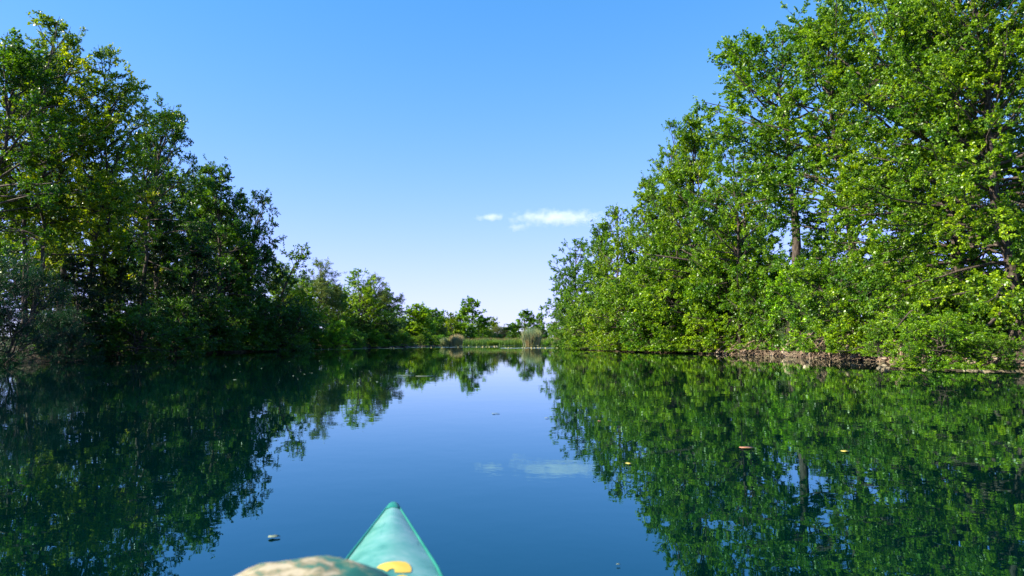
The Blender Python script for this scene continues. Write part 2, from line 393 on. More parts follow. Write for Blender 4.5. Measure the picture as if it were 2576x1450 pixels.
WILLOW = make_tree(61, H=5, R=2.4, cb=0.04, prof='full', nl=90, stems=9, spread=1.9, r0=0.06, leaf=0.12, per=13, sp2=0.3, sp3=0.2, el0=10, el1=70, droop=0.1, aspect=0.22, twig=0.5, zlow=0.02, mat=M_WILL, stem_r=3)
WILLOWT = make_tree(62, H=12, R=3.6, cb=0.12, prof='oval', nl=70, stems=2, spread=1.0, leaf=0.22, per=12, sp2=0.45, sp3=0.28, el0=15, el1=72, droop=0.15, aspect=0.22, twig=0.6, zlow=0.1, mat=M_WILL)
SLIM = make_tree(71, H=9, R=1.3, cb=0.45, prof='oval', nl=26, leaf=0.15, per=5, sp2=0.4, sp3=0.3, r0=0.16, lean=(0.10, 0), el0=20, el1=60, twig=0.3)

G = (1, 1, 1); YL_BACKLIT = (1.9, 1.25, .6); LIME = (2.4, 1.7, .6); BL = (.55, .85, 2.2); DK = (.75, .85, 1.0); OL = (1.15, .92, .7); MT = (1.2, 1.08, .9)  # the YL tint paints sun shining through leaves as warm yellow
LEFT_SHADE = (.52, .62, .72)  # shade of the left bank, multiplied into the leaf colour
def shade_tint(t): return tuple(a_ * b_ for a_, b_ in zip(t, LEFT_SHADE))
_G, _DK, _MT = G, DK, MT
G, DK, MT = shade_tint(G), shade_tint(shade_tint(DK)), shade_tint(MT)
# left bank, tall trees ---------------------------------------------
LG = 'alders on the left bank'
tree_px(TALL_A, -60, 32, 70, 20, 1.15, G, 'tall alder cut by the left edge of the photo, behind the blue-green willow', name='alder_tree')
tree_px(TALL_B, 60, 35, 28, 100, 1.15, (1.35, 1.0, .6), 'tallest broad alder of the left bank, top left with sunlit yellow-green leaves')  # warm tint carries the backlit glow of this crown
tree_px(NEAR_B, 150, 38, 80, 200, .8, (1.0, .85, .6), 'tall alder just right of the tallest left bank tree, thin dark stems below its crown')  # backlight on the leaves put into the tint here too
tree_px(TALL_B, 245, 38, 125, 300, .85, YL_BACKLIT, 'narrow alder with a ragged top and yellow-green sunlit leaves, left bank')
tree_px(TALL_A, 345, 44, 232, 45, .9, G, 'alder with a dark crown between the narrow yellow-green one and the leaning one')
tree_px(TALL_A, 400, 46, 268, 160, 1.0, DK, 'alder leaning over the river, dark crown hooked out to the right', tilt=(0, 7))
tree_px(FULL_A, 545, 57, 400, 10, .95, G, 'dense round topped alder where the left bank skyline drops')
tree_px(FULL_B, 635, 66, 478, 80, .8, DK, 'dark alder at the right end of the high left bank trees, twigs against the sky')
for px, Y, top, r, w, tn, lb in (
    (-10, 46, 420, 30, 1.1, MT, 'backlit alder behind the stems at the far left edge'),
    (130, 52, 600, 70, 1.0, YL_BACKLIT, 'yellow-green backlit tree seen between the left bank stems'),
    (250, 54, 420, 130, 1.2, YL_BACKLIT, 'sunlit pale tree glimpsed behind the leaning alder trunk'),
    (350, 60, 440, 190, 1.1, YL_BACKLIT, 'sunny yellow tree in the gap of the left bank, middle height'),
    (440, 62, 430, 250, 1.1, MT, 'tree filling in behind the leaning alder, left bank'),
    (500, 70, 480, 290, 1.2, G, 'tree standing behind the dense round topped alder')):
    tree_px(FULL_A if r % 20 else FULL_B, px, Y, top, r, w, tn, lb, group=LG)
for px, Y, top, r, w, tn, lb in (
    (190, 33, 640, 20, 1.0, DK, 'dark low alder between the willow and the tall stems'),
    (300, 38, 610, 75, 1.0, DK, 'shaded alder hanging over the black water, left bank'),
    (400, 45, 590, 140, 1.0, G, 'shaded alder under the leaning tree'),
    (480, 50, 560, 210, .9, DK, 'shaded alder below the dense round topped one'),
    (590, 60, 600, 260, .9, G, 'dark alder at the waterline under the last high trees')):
    tree_px(FULL_B if r % 2 else FULL_A, px, Y, top, r, w, shade_tint(shade_tint(tn)), lb, group=LG)  # low trees: bank shade painted in twice more
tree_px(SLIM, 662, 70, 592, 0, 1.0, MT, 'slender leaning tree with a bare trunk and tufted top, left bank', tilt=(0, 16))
G, DK, MT = _G, _DK, _MT
for pr, px, Y, top, r, w, tn, lb, nm in (
    (FULL_A, 715, 77, 655, 40, .9, MT, 'bright green alder behind the slender leaning trunk', 'alder_tree'),
    (WILLOWT, 790, 85, 652, 90, 1.0, G, 'pale grey-green willow rising above the left bank alders', 'willow_tree'),
    (FULL_B, 765, 80, 700, 160, .9, G, 'green alder in front of the pale willow', 'alder_tree'),
    (FULL_A, 850, 88, 712, 10, .9, DK, 'dark alder right of the pale willow', 'alder_tree'),
    (FULL_B, 905, 95, 678, 200, .95, MT, 'broad alder topping the middle of the left bank', 'alder_tree'),
    (WILLOWT, 948, 100, 690, 20, 1.0, G, 'feathery tree at the right shoulder of the broad alder', 'willow_tree'),
    (FULL_A, 975, 106, 722, 120, .9, G, 'alder stepping down towards the lime green sapling', 'alder_tree'),
    (FAR_B, 1035, 122, 762, 50, 1.3, MT, 'alder just behind the lime green sapling', 'alder_tree'),
    (FAR_A, 1012, 112, 815, 80, .55, LIME, 'lime green sapling lit by the sun at the end of the left bank', 'alder_tree'),
    (FAR_B, 1060, 130, 768, 150, .9, G, 'round green tree right of the lime green sapling', 'alder_tree'),
    (FAR_A, 1085, 142, 776, 15, 1.3, DK, 'small dark pointed tree on the far left skyline', 'alder_tree'),
    (FAR_B, 1105, 150, 795, 0, .8, G, 'low tree between the pointed one and the olive brown one', 'alder_tree'),
    (FAR_B, 1140, 148, 785, 222, 1.0, OL, 'olive brown tinged tree left of the tall far one', 'oak_tree'),
    (FAR_A, 1187, 156, 746, 140, 1.25, G, 'tallest tree of the far bank, open crown against the sky', 'alder_tree'),
    (FAR_B, 1180, 150, 815, 70, 1.0, DK, 'dark bushy tree at the foot of the tallest far tree', 'alder_tree'),
    (FAR_B, 1237, 190, 799, 33, 1.1, OL, 'small domed tree alone on the far horizon', 'oak_tree'),
    (FAR_A, 1322, 160, 779, 290, 1.6, DK, 'dark cone shaped tree behind the pale reed clump', 'alder_tree'),
    (FAR_A, 1356, 168, 785, 10, .8, G, 'thin sparse tree right of the dark cone shaped one', 'alder_tree'),
    (FAR_B, 1365, 160, 822, 80, 1.0, DK, 'round dark tree at the foot of the thin sparse tree', 'alder_tree'),
    (FAR_B, 1398, 165, 808, 180, 1.0, MT, 'tree half hidden behind the end of the right bank', 'alder_tree'),
    (FAR_B, 1062, 150, 772, 100, 1.3, DK, 'dark tree behind the round green one on the far left skyline', 'alder_tree'),
    (FAR_B, 1112, 165, 782, 310, 1.3, DK, 'dark tree behind the olive brown one', 'alder_tree'),
    (FULL_B, 880, 100, 705, 330, 1.1, G, 'alder filling the gap behind the dark one and the broad one', 'alder_tree'),
    (FULL_A, 1000, 120, 765, 140, 1.2, DK, 'dark alder behind the stepping down alder', 'alder_tree'),
    (FULL_B, 730, 90, 680, 250, 1.1, MT, 'alder behind the pale willow and the slender trunk', 'alder_tree'),
    (FULL_A, 825, 98, 700, 60, 1.1, G, 'alder just behind the right side of the pale willow', 'alder_tree'),
    (FAR_B, 1340, 190, 820, 60, 1.5, MT, 'low bushy tree behind the tall reed clump', 'alder_tree'),
    (FAR_B, 1205, 172, 806, 130, 1.3, G, 'mid green tree right of the tallest far tree', 'alder_tree'),
    (FAR_A, 1152, 158, 790, 45, 1.4, G, 'green tree just left of the tallest far tree', 'alder_tree'),
    (FAR_B, 1385, 185, 815, 110, 1.4, G, 'pale tree filling the skyline before the right bank', 'alder_tree'),
    (FAR_B, 1215, 185, 822, 200, 1.2, G, 'low tree between the tallest far tree and the domed one', 'alder_tree'),
    (FAR_B, 1270, 210, 822, 20, 1.4, OL, 'low distant tree right of the domed one', 'alder_tree'),
    (FAR_B, 1300, 175, 815, 240, .9, MT, 'low tree left of the dark cone shaped one', 'alder_tree')):
    tree_px(pr, px, Y, top, r, w * (1.25 if Y < 130 else 1.1), (tn[0] * 1.25, tn[1] * 1.18, tn[2]), lb, name=nm)
# far shrubs
for pr, px, Y, top, r, w, tn, lb in (
    (WILLOW, 1075, 138, 822, 10, 1.2, G, 'grey willow shrub below the small pointed tree'),
    (WILLOW, 1115, 143, 818, 60, 1.1, (1.2, 1.15, .7), 'light green round shrub at the left end of the reed bed'),
    (WILLOW, 1160, 146, 838, 100, 1.1, G, 'low pale shrub beside the small straw coloured reed clump'),
    (WILLOW, 1225, 175, 826, 150, 1.5, (1.1, 1.05, .8), 'wide pale shrub under the domed tree'),
    (WILLOW, 1262, 180, 816, 190, 1.5, OL, 'wide olive shrub in the middle of the far meadow'),
    (BUSH_A, 1290, 168, 832, 230, 1.4, DK, 'dark green shrub left of the tall reed clump'),
    (BUSH_B, 1250, 160, 838, 0, 1.2, (.7, 1, 1.6), 'blue-green shrub behind the reed bed'),
    (BUSH_B, 1410, 150, 838, 40, 1.3, MT, 'green shrub at the right end of the reed bed'),
    (BUSH_A, 1440, 140, 825, 90, 1.3, MT, 'shrub beyond the end of the right bank')):
    tree_px(pr, px, Y, top, r, w, tn, lb, cat='shrub', name='willow_shrub' if pr is WILLOW else 'alder_shrub', crown='foliage', wood='stem')

# right bank --------------------------------------------------------
tree_px(NEAR_A, 2560, 24.5, -160, 0, 1.05, MT, 'huge alder at the right edge, thick trunk and big glossy leaves over the water')
tree_px(NEAR_A, 2420, 28, -150, 130, .95, G, 'big alder next to the one at the right edge, long pale bare boughs')
tree_px(NEAR_B, 2300, 31, -90, 60, 1.1, MT, 'tall alder reaching out of the top of the photo, right of the blue gap')
tree_px(NEAR_B, 2150, 36, -30, 170, 1.0, G, 'tall alder whose top leaves the photo beside the ragged tipped one')
tree_px(TALL_C, 1995, 41, 38, 245, 1.15, G, 'tall alder with a bare lit trunk over a sky gap and a ragged top')
tree_px(FULL_B, 1860, 47, 330, 200, .9, G, 'alder filling in left of the bare lit trunk')
tree_px(FULL_A, 1775, 52, 292, 80, .85, MT, 'alder with a small spiky top, right of the hooked twigs')
tree_px(TALL_B, 1690, 56, 300, 20, .8, G, 'alder with twigs hooked out to the left against the sky')
tree_px(FULL_A, 1640, 60, 432, 300, .85, MT, 'leafy alder in the middle of the sloping right bank skyline')
tree_px(FULL_B, 1565, 66, 520, 140, .9, MT, 'leafy alder beside the cloud')
tree_px(FULL_A, 1500, 74, 555, 220, .85, G, 'alder under the cloud with thin twigs on its left')
tree_px(FULL_B, 1450, 84, 600, 40, .9, DK, 'dark branched alder at the river end of the right bank')
tree_px(FULL_A, 1432, 96, 730, 100, .9, MT, 'lowest alder at the tip of the right bank')
RG = 'alders behind the front row of the right bank'
for px, Y, top, r, w, tn, lb in (
    (2480, 40, 300, 30, 1.2, G, 'alder deep behind the trunk at the right edge'),
    (2300, 46, 600, 70, 1.2, G, 'alder glimpsed through the gaps of the right hand tall alders'),
    (2150, 50, 590, 130, 1.2, MT, 'alder low behind the sky gap, right bank'),
    (2040, 56, 575, 160, 1.1, G, 'alder low behind the lit trunk, narrowing the sky gap'),
    (1960, 60, 690, 190, 1.2, G, 'alder low behind the bare lit trunk'),
    (1830, 66, 470, 250, 1.2, MT, 'alder behind the spiky topped one'),
    (1700, 78, 500, 290, 1.2, G, 'alder behind the hooked twigs')):
    tree_px(FULL_B if r % 20 else FULL_A, px, Y, top, r, w, tn, lb, group=RG)
# shrubs along the right waterline
k = 0
for pr, px, Y, top, r, w, tn, lb in (
    (BUSH_A, 2560, 25.2, 640, 0, 1.0, G, 'shrub in the dark under the huge right edge alder'),
    (BUSH_B, 2400, 26.2, 700, 40, .9, G, 'leafy shrub drooping to the water right of the pale stones'),
    (BUSH_A, 2270, 30.2, 640, 90, 1.0, MT, 'leafy shrub above the flat pale stones'),
    (BUSH_B, 2170, 33.2, 600, 130, 1.0, G, 'tall leafy shrub above the tree roots'),
    (WILLOW, 2070, 39.2, 630, 20, .9, (.9, 1, 1), 'grey-green willow shrub below the sky gap'),
    (BUSH_A, 2030, 40.2, 650, 170, 1.0, (1.5, 1.5, .6), 'bright green shrub above the big pale rock'),
    (BUSH_B, 1950, 43.2, 690, 210, 1.0, G, 'green shrub left of the big pale rock'),
    (BUSH_A, 1860, 48.2, 640, 250, 1.1, MT, 'shrub under the alder left of the bare trunk'),
    (BUSH_B, 1780, 52.2, 660, 300, 1.1, (1.5, 1.3, .7), 'yellowish shrub under the spiky topped alder'),
    (BUSH_A, 1700, 55, 640, 10, 1.1, G, 'shrub under the alder with hooked twigs'),
    (BUSH_B, 1630, 58, 680, 70, 1.1, MT, 'shrub by the water in the middle of the right bank'),
    (BUSH_A, 1575, 63, 700, 110, 1.1, G, 'shrub right of the lime green one'),
    (BUSH_B, 1520, 67, 790, 160, .9, LIME, 'lime green shrub glowing in the sun at the waterline'),
    (BUSH_A, 1490, 73, 740, 200, 1.1, MT, 'shrub left of the lime green one'),
    (BUSH_B, 1462, 80, 770, 0, 1.1, G, 'shrub under the dark branched alder'),
    (BUSH_A, 1440, 90, 800, 50, 1.1, MT, 'last shrub at the tip of the right bank'),
    ):
    tree_px(pr, px, Y, top, r, w, tn, lb, cat='shrub', name='willow_shrub' if pr is WILLOW else 'alder_shrub', crown='foliage', wood='stem', group='shrubs along the right waterline', z=(.35 if 1880 < px < 2320 else .1))
G, DK = shade_tint(G), shade_tint(DK)  # left waterline shrubs also get the bank shade in their tint
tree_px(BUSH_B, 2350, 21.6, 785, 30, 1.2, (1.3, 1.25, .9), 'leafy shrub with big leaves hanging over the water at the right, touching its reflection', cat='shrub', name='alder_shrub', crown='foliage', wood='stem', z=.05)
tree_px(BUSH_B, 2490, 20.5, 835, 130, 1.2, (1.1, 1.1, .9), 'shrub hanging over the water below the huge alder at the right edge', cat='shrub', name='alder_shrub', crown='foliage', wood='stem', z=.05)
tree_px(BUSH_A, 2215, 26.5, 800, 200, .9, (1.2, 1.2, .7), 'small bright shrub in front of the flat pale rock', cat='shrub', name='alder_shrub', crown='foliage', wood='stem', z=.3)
# shrubs along the left waterline
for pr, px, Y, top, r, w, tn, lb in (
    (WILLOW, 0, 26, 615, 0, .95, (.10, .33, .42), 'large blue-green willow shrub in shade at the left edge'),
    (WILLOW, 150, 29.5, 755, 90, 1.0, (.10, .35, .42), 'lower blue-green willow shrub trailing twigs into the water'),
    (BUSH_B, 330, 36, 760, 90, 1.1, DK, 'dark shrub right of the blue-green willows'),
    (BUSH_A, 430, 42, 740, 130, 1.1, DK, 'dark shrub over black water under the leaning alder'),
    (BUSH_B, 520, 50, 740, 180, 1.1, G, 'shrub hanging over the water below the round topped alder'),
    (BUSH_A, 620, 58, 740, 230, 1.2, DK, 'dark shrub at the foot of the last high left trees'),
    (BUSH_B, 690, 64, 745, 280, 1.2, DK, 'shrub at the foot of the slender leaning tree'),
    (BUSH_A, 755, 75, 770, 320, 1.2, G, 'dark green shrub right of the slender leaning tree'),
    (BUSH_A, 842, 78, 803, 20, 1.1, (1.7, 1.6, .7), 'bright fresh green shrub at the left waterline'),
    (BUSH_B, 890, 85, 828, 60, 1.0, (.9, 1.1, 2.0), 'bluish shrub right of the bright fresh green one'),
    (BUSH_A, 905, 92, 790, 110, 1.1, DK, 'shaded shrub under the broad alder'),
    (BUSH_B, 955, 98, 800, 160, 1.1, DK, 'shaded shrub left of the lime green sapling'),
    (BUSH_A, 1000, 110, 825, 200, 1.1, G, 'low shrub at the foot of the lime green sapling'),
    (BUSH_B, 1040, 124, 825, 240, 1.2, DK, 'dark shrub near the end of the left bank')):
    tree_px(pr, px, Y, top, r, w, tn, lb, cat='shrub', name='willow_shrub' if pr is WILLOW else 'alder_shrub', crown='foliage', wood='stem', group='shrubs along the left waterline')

# low shrubs trailing into the water, all of one kind
rngs = random.Random(77)
def fringe(bank, sgn, ys, hmin, hmax, label, group, tint):
    for y in ys:
        y += rngs.uniform(-.8, .8); x = float(bank(y)) + sgn * rngs.uniform(.1, .7)
        plant(rngs.choice((BUSH_A, BUSH_B)), x, y, rngs.uniform(hmin, hmax), rngs.uniform(0, 6.28), rngs.uniform(1.1, 1.4),
              tuple(t * rngs.uniform(.85, 1.2) for t in tint), label, cat='shrub', name='alder_shrub', group=group, crown='foliage', wood='stem', z=.15)
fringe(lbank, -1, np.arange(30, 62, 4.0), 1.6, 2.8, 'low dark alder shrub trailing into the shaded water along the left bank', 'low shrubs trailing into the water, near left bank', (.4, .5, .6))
fringe(lbank, -1, np.arange(64, 142, 4.0), 1.6, 2.8, 'low alder shrub trailing into the water towards the far end of the left bank', 'low shrubs trailing into the water, far left bank', (1, 1, .9))
fringe(rbank, 1, np.arange(60, 112, 4.0), 1.4, 2.4, 'low leafy alder shrub trailing into the water along the right bank', 'low shrubs trailing into the water, right bank', (1.2, 1.1, .9))

G, DK = _G, _DK
# ------------------------------------------------------------------ reeds
def blades(rng, base, H, wid, lean, tipdroop=0.0, k=4):
    """thin tapering blades as ribbons: base (n,3), H (n)"""
    n = len(base); az = rng.uniform(0, 6.283, n); ln = np.abs(rng.normal(0, lean, n))
    d = np.stack((np.cos(az) * ln, np.sin(az) * ln, np.ones(n)), 1)
    fa = rng.uniform(0, 6.283, n); side = np.stack((np.cos(fa), np.sin(fa), np.zeros(n)), 1)
    rows = []
    for i in range(k):
        t = i / (k - 1)
        p = base + d * (H * t)[:, None] + np.stack((np.cos(az), np.sin(az), -np.ones(n) * .6), 1) * (tipdroop * H * t ** 2.5)[:, None]
        w = wid * (1 - 0.85 * t ** 2)
        rows += [p - side * w, p + side * w]
    V = np.stack(rows, 1)
    b = (np.arange(n) * 2 * k)[:, None]
    F = np.concatenate([b + np.array([[2 * i, 2 * i + 1, 2 * i + 3, 2 * i + 2]]) for i in range(k - 1)], 1)
    return V.reshape(-1, 3), F.reshape(-1, 4), np.repeat(rng.uniform(0, 1, n), k - 1), base + d * H[:, None]
def build_reedbed():
    rng = np.random.default_rng(3)
    n = 26000
    x = rng.uniform(-13, 15, n); y = 138.5 + 8 * rng.random(n) ** 0.8 + 0.4 * np.sin(x * .8) + .5 * np.sin(x * .23 + 1)
    z = np.maximum(ground_z(x, y), -0.3)
    H = (1.25 + 0.08 * np.sin(x * .9) + rng.normal(0, .15, n)) - np.clip(z, -.3, 1)
    H = np.clip(H, .5, 2)
    V, F, t, tip = blades(rng, np.stack((x, y, z), 1), H, 0.022, 0.08, k=3)
    tag(link('reed_bed', np_mesh('reed_bed', V, F, 4, var=t), mat=M_GRASS), 'bed of green rushes along the far shore', 'reeds', kind='stuff')
    keep = rng.random(n) < 0.13; b = tip[keep] - np.array([0, 0, .2])
    V, F, t, _ = blades(rng, b, np.full(len(b), .3), 0.035, 0.1, k=3)
    tag(link('rush_seed_heads', np_mesh('rush_seed_heads', V, F, 4, var=t), mat=M_PLUME), 'brown seed heads on top of the far rushes', 'reeds', kind='stuff')
build_reedbed()
def reed_clump(px, Y, top, rad, seed, label, cols, n=900, straw_h=.9):
    rng = np.random.default_rng(seed)
    p = at_y(px, 868, Y); H = at_y(px, top, Y).z
    e = bpy.data.objects.new('reed_clump', None); COL.objects.link(e); e.location = (p.x, Y, -0.1)
    tag(e, label, 'reeds', 'clumps standing in the reed bed')
    for nm, m, frac, hh, ln, td in cols:
        k = int(n * frac); r = rad * np.sqrt(rng.random(k)); a = rng.uniform(0, 6.28, k)
        base = np.stack((r * np.cos(a) * .75, r * np.sin(a) * .75, np.zeros(k)), 1)
        h = H * hh * (1 - .22 * (r / rad) ** 2) * rng.uniform(.62, 1.1, k)
        V, F, t, _ = blades(rng, base, h, 0.022, ln, td, k=5)
        V = V.copy(); V[:, :2] *= (1 + 0.3 * np.clip(V[:, 2:3] / H, 0, 1))
        link(nm, np_mesh(nm, V, F, 4, var=t), e, m)
reed_clump(1337, 136, 822, 2.2, 1, 'large pale reed clump, straw below and grey-green above, in front of the far shore',
           (('stalks', M_STRAW, .8, .75, .10, .02), ('leaves', M_REEDLEAF, 1.0, 1.0, .09, .05)), n=2200)
reed_clump(1148, 134, 838, 1.5, 2, 'small straw coloured reed clump near the left end of the reed bed',
           (('stalks', M_STRAW, .9, .95, .07, .02), ('leaves', M_REEDLEAF, .6, .9, .12, .06)), n=1200)
reed_clump(1238, 132, 850, 1.3, 4, 'bright green sedge tussock with arching leaves at the edge of the rushes',
           (('leaves', M_GRASS, 1.0, 1.0, .35, .35),), n=1500)
reed_clump(1120, 134, 846, 1.1, 6, 'low grey-green reed clump beside the small straw coloured one',
           (('leaves', M_REEDLEAF, 1.0, 1.0, .15, .1),), n=900)

# ------------------------------------------------------------------ floating leaves
def simple_mat(name, col, rough=0.6, noise=None, spec=.5):
    m, n, o = new_mat(name); p = N(n, 'ShaderNodeBsdfPrincipled'); p.inputs['Roughness'].default_value = rough
    p.inputs['Specular IOR Level'].default_value = spec
    if noise:
        tc = N(n, 'ShaderNodeTexCoord'); no = N(n, 'ShaderNodeTexNoise'); no.inputs['Scale'].default_value = noise[0]; no.inputs['Detail'].default_value = 5
        n.links.new(tc.outputs['Object'], no.inputs['Vector'])
        n.links.new(ramp(n, no.outputs['Fac'], [(.35, col), (.65, noise[1])]), p.inputs['Base Color'])
    else: p.inputs['Base Color'].default_value = (*col, 1)
    n.links.new(p.outputs[0], o.inputs['Surface']); return m
M_PAD = simple_mat('lily_pads', (0.12, 0.16, 0.07), 0.3, (0.8, (0.30, 0.33, 0.20)))
M_FLOWER = simple_mat('lily_flowers', (0.75, 0.62, 0.22), 0.6)
def discs(pts, r, rng, m=7, z=0.006):
    n = len(pts); th = np.arange(m) * 2 * math.pi / m
    R = (r * rng.uniform(.6, 1.2, n))[:, None] * (1 + rng.normal(0, .08, (n, m)))
    V = np.stack((pts[:, :1] + R * np.cos(th), pts[:, 1:2] + R * np.sin(th), z + rng.uniform(0, .012, (n, m))), -1)
    return V.reshape(-1, 3), np.arange(n * m)
def build_pads():
    rng = np.random.default_rng(8)
    def band(n, x0, x1, ya, yb, th):
        u = rng.random(n); x = x0 + (x1 - x0) * u
        y = ya + (yb - ya) * u + rng.normal(0, th, n)
        c = np.sin(x * 1.3 + y * .4) + np.sin(x * .37 - y * .9) + rng.normal(0, .5, n)
        k = c > -.2
        return np.stack((x, y), 1)[k]
    P = np.concatenate((band(2600, -1.5, 11, 86, 90, 3.0), band(1500, -14, -2, 96, 104, 2.5), band(900, -21, -13, 72, 88, 2.2), band(700, -13, 12, 128, 130, 3)))
    P = P[(P[:, 0] > lbank(P[:, 1]) + .3) & (P[:, 0] < rbank(P[:, 1]) - .3)]
    V, F = discs(P, 0.14, rng)
    tag(link('lily_pads', np_mesh('lily_pads', V, F, 7), mat=M_PAD), 'bands of floating water lily pads across the river', 'water lilies', kind='stuff')
    Q = P[rng.random(len(P)) < .02]
    me_v, me_f = [], []
    for i, (x, y) in enumerate(Q):
        b = len(me_v); h = .10
        for s_, zz in ((.02, 0.0), (.05, h * .6), (.035, h)):
            for j in range(6):
                a = j * math.pi / 3; me_v.append((x + s_ * math.cos(a), y + s_ * math.sin(a), zz))
        for r_ in range(2):
            for j in range(6): me_f.append((b + r_ * 6 + j, b + r_ * 6 + (j + 1) % 6, b + r_ * 6 + 6 + (j + 1) % 6, b + r_ * 6 + 6 + j))
    tag(link('lily_buds', np_mesh('lily_buds', me_v, np.array(me_f), 4), mat=M_FLOWER), 'tiny yellow water lily buds above the floating pads', 'water lilies', kind='stuff')
build_pads()
def floating_leaf(px, py, L, wd, rot, mat, label):
    p = at_z(px, py, 0.004); n = 14; vs = []; top = []
    for i in range(n):
        t = i / n * 2 * math.pi; r = 1 + .12 * math.cos(t)
        vs.append((math.cos(t) * L / 2 * r, math.sin(t) * wd / 2 * (1 - .25 * math.cos(t)), .002 + .002 * abs(math.sin(t)) + .003 * math.cos(t * 2 + 1) ** 2))
    vs.append((0, 0, .004))
    V = vs + [(x * .98, y * .98, z - .001) for x, y, z in vs]
    f, tot = [], []
    for i in range(n):
        j = (i + 1) % n
        f += [n, i, j]; tot.append(3); f += [2 * n + 1, n + 1 + j, n + 1 + i]; tot.append(3); f += [i, n + 1 + i, n + 1 + j, j]; tot.append(4)
    o = link('floating_leaf', np_mesh('floating_leaf', V, f, tot, smooth=False), mat=mat)
    o.location = p; o.rotation_euler = (0, 0, math.radians(rot))
    tag(o, label, 'leaf', 'leaves floating on the river')
M_FL1 = simple_mat('leaf_pale', (0.11, 0.15, 0.08), .6, (40, (0.20, 0.23, 0.14)))
M_FL2 = simple_mat('leaf_russet', (0.28, 0.08, 0.03), .6, (40, (0.4, 0.2, 0.1)))
M_FL3 = simple_mat('leaf_yellow', (0.55, 0.42, 0.06), .5, (40, (0.35, 0.3, 0.05)))
for a in ((688, 1352, .055, .042, 15, M_FL1, 'pale green leaf floating alone left of the kayak bow'),
          (1878, 1127, .14, .09, 10, M_FL2, 'curled russet leaf on the dark reflections at the right'),
          (2126, 1136, .09, .06, 30, M_FL3, 'yellow leaf right of the curled russet one'),
          (1582, 1167, .06, .05, 60, M_FL3, 'small yellow leaf below the reflected alders'),
          (1246, 1041, .10, .05, 5, M_FL1, 'dark curled leaf in the middle of the reflected sky'),
          (1376, 1052, .07, .04, 40, M_FL1, 'tiny leaf right of the middle of the reflected sky'),
          (1025, 945, .4, .22, 0, M_FL1, 'pale floating leaf raft on the reflected left trees'),
          (1068, 947, .55, .3, 0, M_FL1, 'pale floating leaf raft right of the longer one'),
          (1508, 1060, .06, .04, 80, M_FL2, 'small brown leaf by the reflected dark alder'),
          (1555, 1422, .015, .01, 0, M_FL1, 'tiny pale fleck on deep blue water right of the kayak')):
    floating_leaf(*a)
def flecks():
    rng = np.random.default_rng(9); P = []
    for px, py, n, sx, sy in ((880, 905, 26, 190, 22), (900, 950, 14, 150, 30), (620, 900, 12, 120, 12), (1700, 1000, 14, 220, 60), (1950, 1180, 10, 200, 90), (1150, 1100, 6, 120, 90), (400, 930, 8, 150, 20)):
        for _ in range(n):
            q = at_z(px + rng.normal(0, sx), max(py + rng.normal(0, sy), 880), 0)
            P.append((q.x, q.y))
    P = np.array(P); d = np.hypot(P[:, 0], P[:, 1]); P = P[(P[:, 0] > lbank(P[:, 1]) + .5) & (P[:, 0] < rbank(P[:, 1]) - .5) & (d > 11)]
    V, F = discs(P, 0.03, rng, z=.004)
    tag(link('floating_flecks', np_mesh('floating_flecks', V, F, 7), mat=M_FL1), 'small leaf flecks scattered over the river', 'leaf litter', kind='stuff')
flecks()

# ------------------------------------------------------------------ rocks and roots on the right bank
M_ROCK = simple_mat('pale_rock', (0.30, 0.21, 0.13), .9, (3.0, (0.60, 0.47, 0.33)))
M_ROOT = simple_mat('bare_root', (0.13, 0.085, 0.05), .9, (6.0, (0.36, 0.25, 0.16)))
import bmesh
from mathutils import noise as mnoise
def rock(px, py, Y, sz, seed, label, rot=0):
    bm = bmesh.new(); bmesh.ops.create_icosphere(bm, subdivisions=4, radius=1)
    rnd = random.Random(seed); o3 = Vector((rnd.random() * 50, rnd.random() * 50, rnd.random() * 50))
    planes = [Vector((rnd.gauss(0, 1), rnd.gauss(0, 1), rnd.gauss(0, .8))).normalized() for _ in range(11)]
    for v in bm.verts:
        c = v.co.copy()
        for pl in planes:
            dd = c.dot(pl)
            if dd > .68: c -= pl * (dd - .68)
        c *= 1 + .10 * mnoise.noise(c * 2.5 + o3) + .05 * mnoise.noise(c * 7 + o3)
        v.co = Vector((c.x * sz[0], c.y * sz[1], c.z * sz[2]))
    me = bpy.data.meshes.new('rock'); bm.to_mesh(me); bm.free()
    o = link('rock', me, mat=M_ROCK); p = at_y(px, py, Y); o.location = p; o.rotation_euler = (rnd.uniform(-.2, .2), rnd.uniform(-.2, .2), rot)
    tag(o, label, 'rock', 'pale rocks at the foot of the right bank')
def bankY(px, off=0.0):
    """depth at which the pixel column px meets the right bank"""
    for Y in np.arange(15, 110, .2):
        if (px - 1288) / FPX * Y > rbank(Y) + off: return float(Y)
    return 110
for px, py, sz, rot, lb in (
    (1985, 880, (.55, .4, .62), .2, 'big pale upright rock under the bright green shrub'),
    (1945, 886, (.35, .3, .30), .8, 'small brown rock left of the big upright one'),
    (2035, 884, (.40, .35, .30), 1.5, 'rounded pale rock right of the big upright one'),
    (2170, 888, (.75, .4, .28), .1, 'long flat pale rock below the tree roots'),
    (2125, 880, (.30, .3, .40), .6, 'narrow rock between the upright and the long flat ones'),
    (2230, 893, (.45, .4, .22), .3, 'low brown rock right of the long flat one'),
    (2340, 905, (.45, .35, .2), .9, 'low dark rock in front of the drooping leaves'),
    (2500, 915, (.6, .4, .25), .4, 'brown rock at the right edge waterline'),
    (2440, 912, (.4, .3, .2), .4, 'small brown rock left of the one at the right edge'),
    (1880, 884, (.4, .3, .2), .4, 'small rock below the alder left of the bare trunk'),
    (1810, 882, (.5, .3, .2), .9, 'pale low rock half way along the right bank'),
    (1740, 880, (.5, .3, .2), .1, 'pale low rock under the spiky topped alder')):
    Y = bankY(px, 0.1); rock(px, py, Y, sz, int(px), lb, rot)
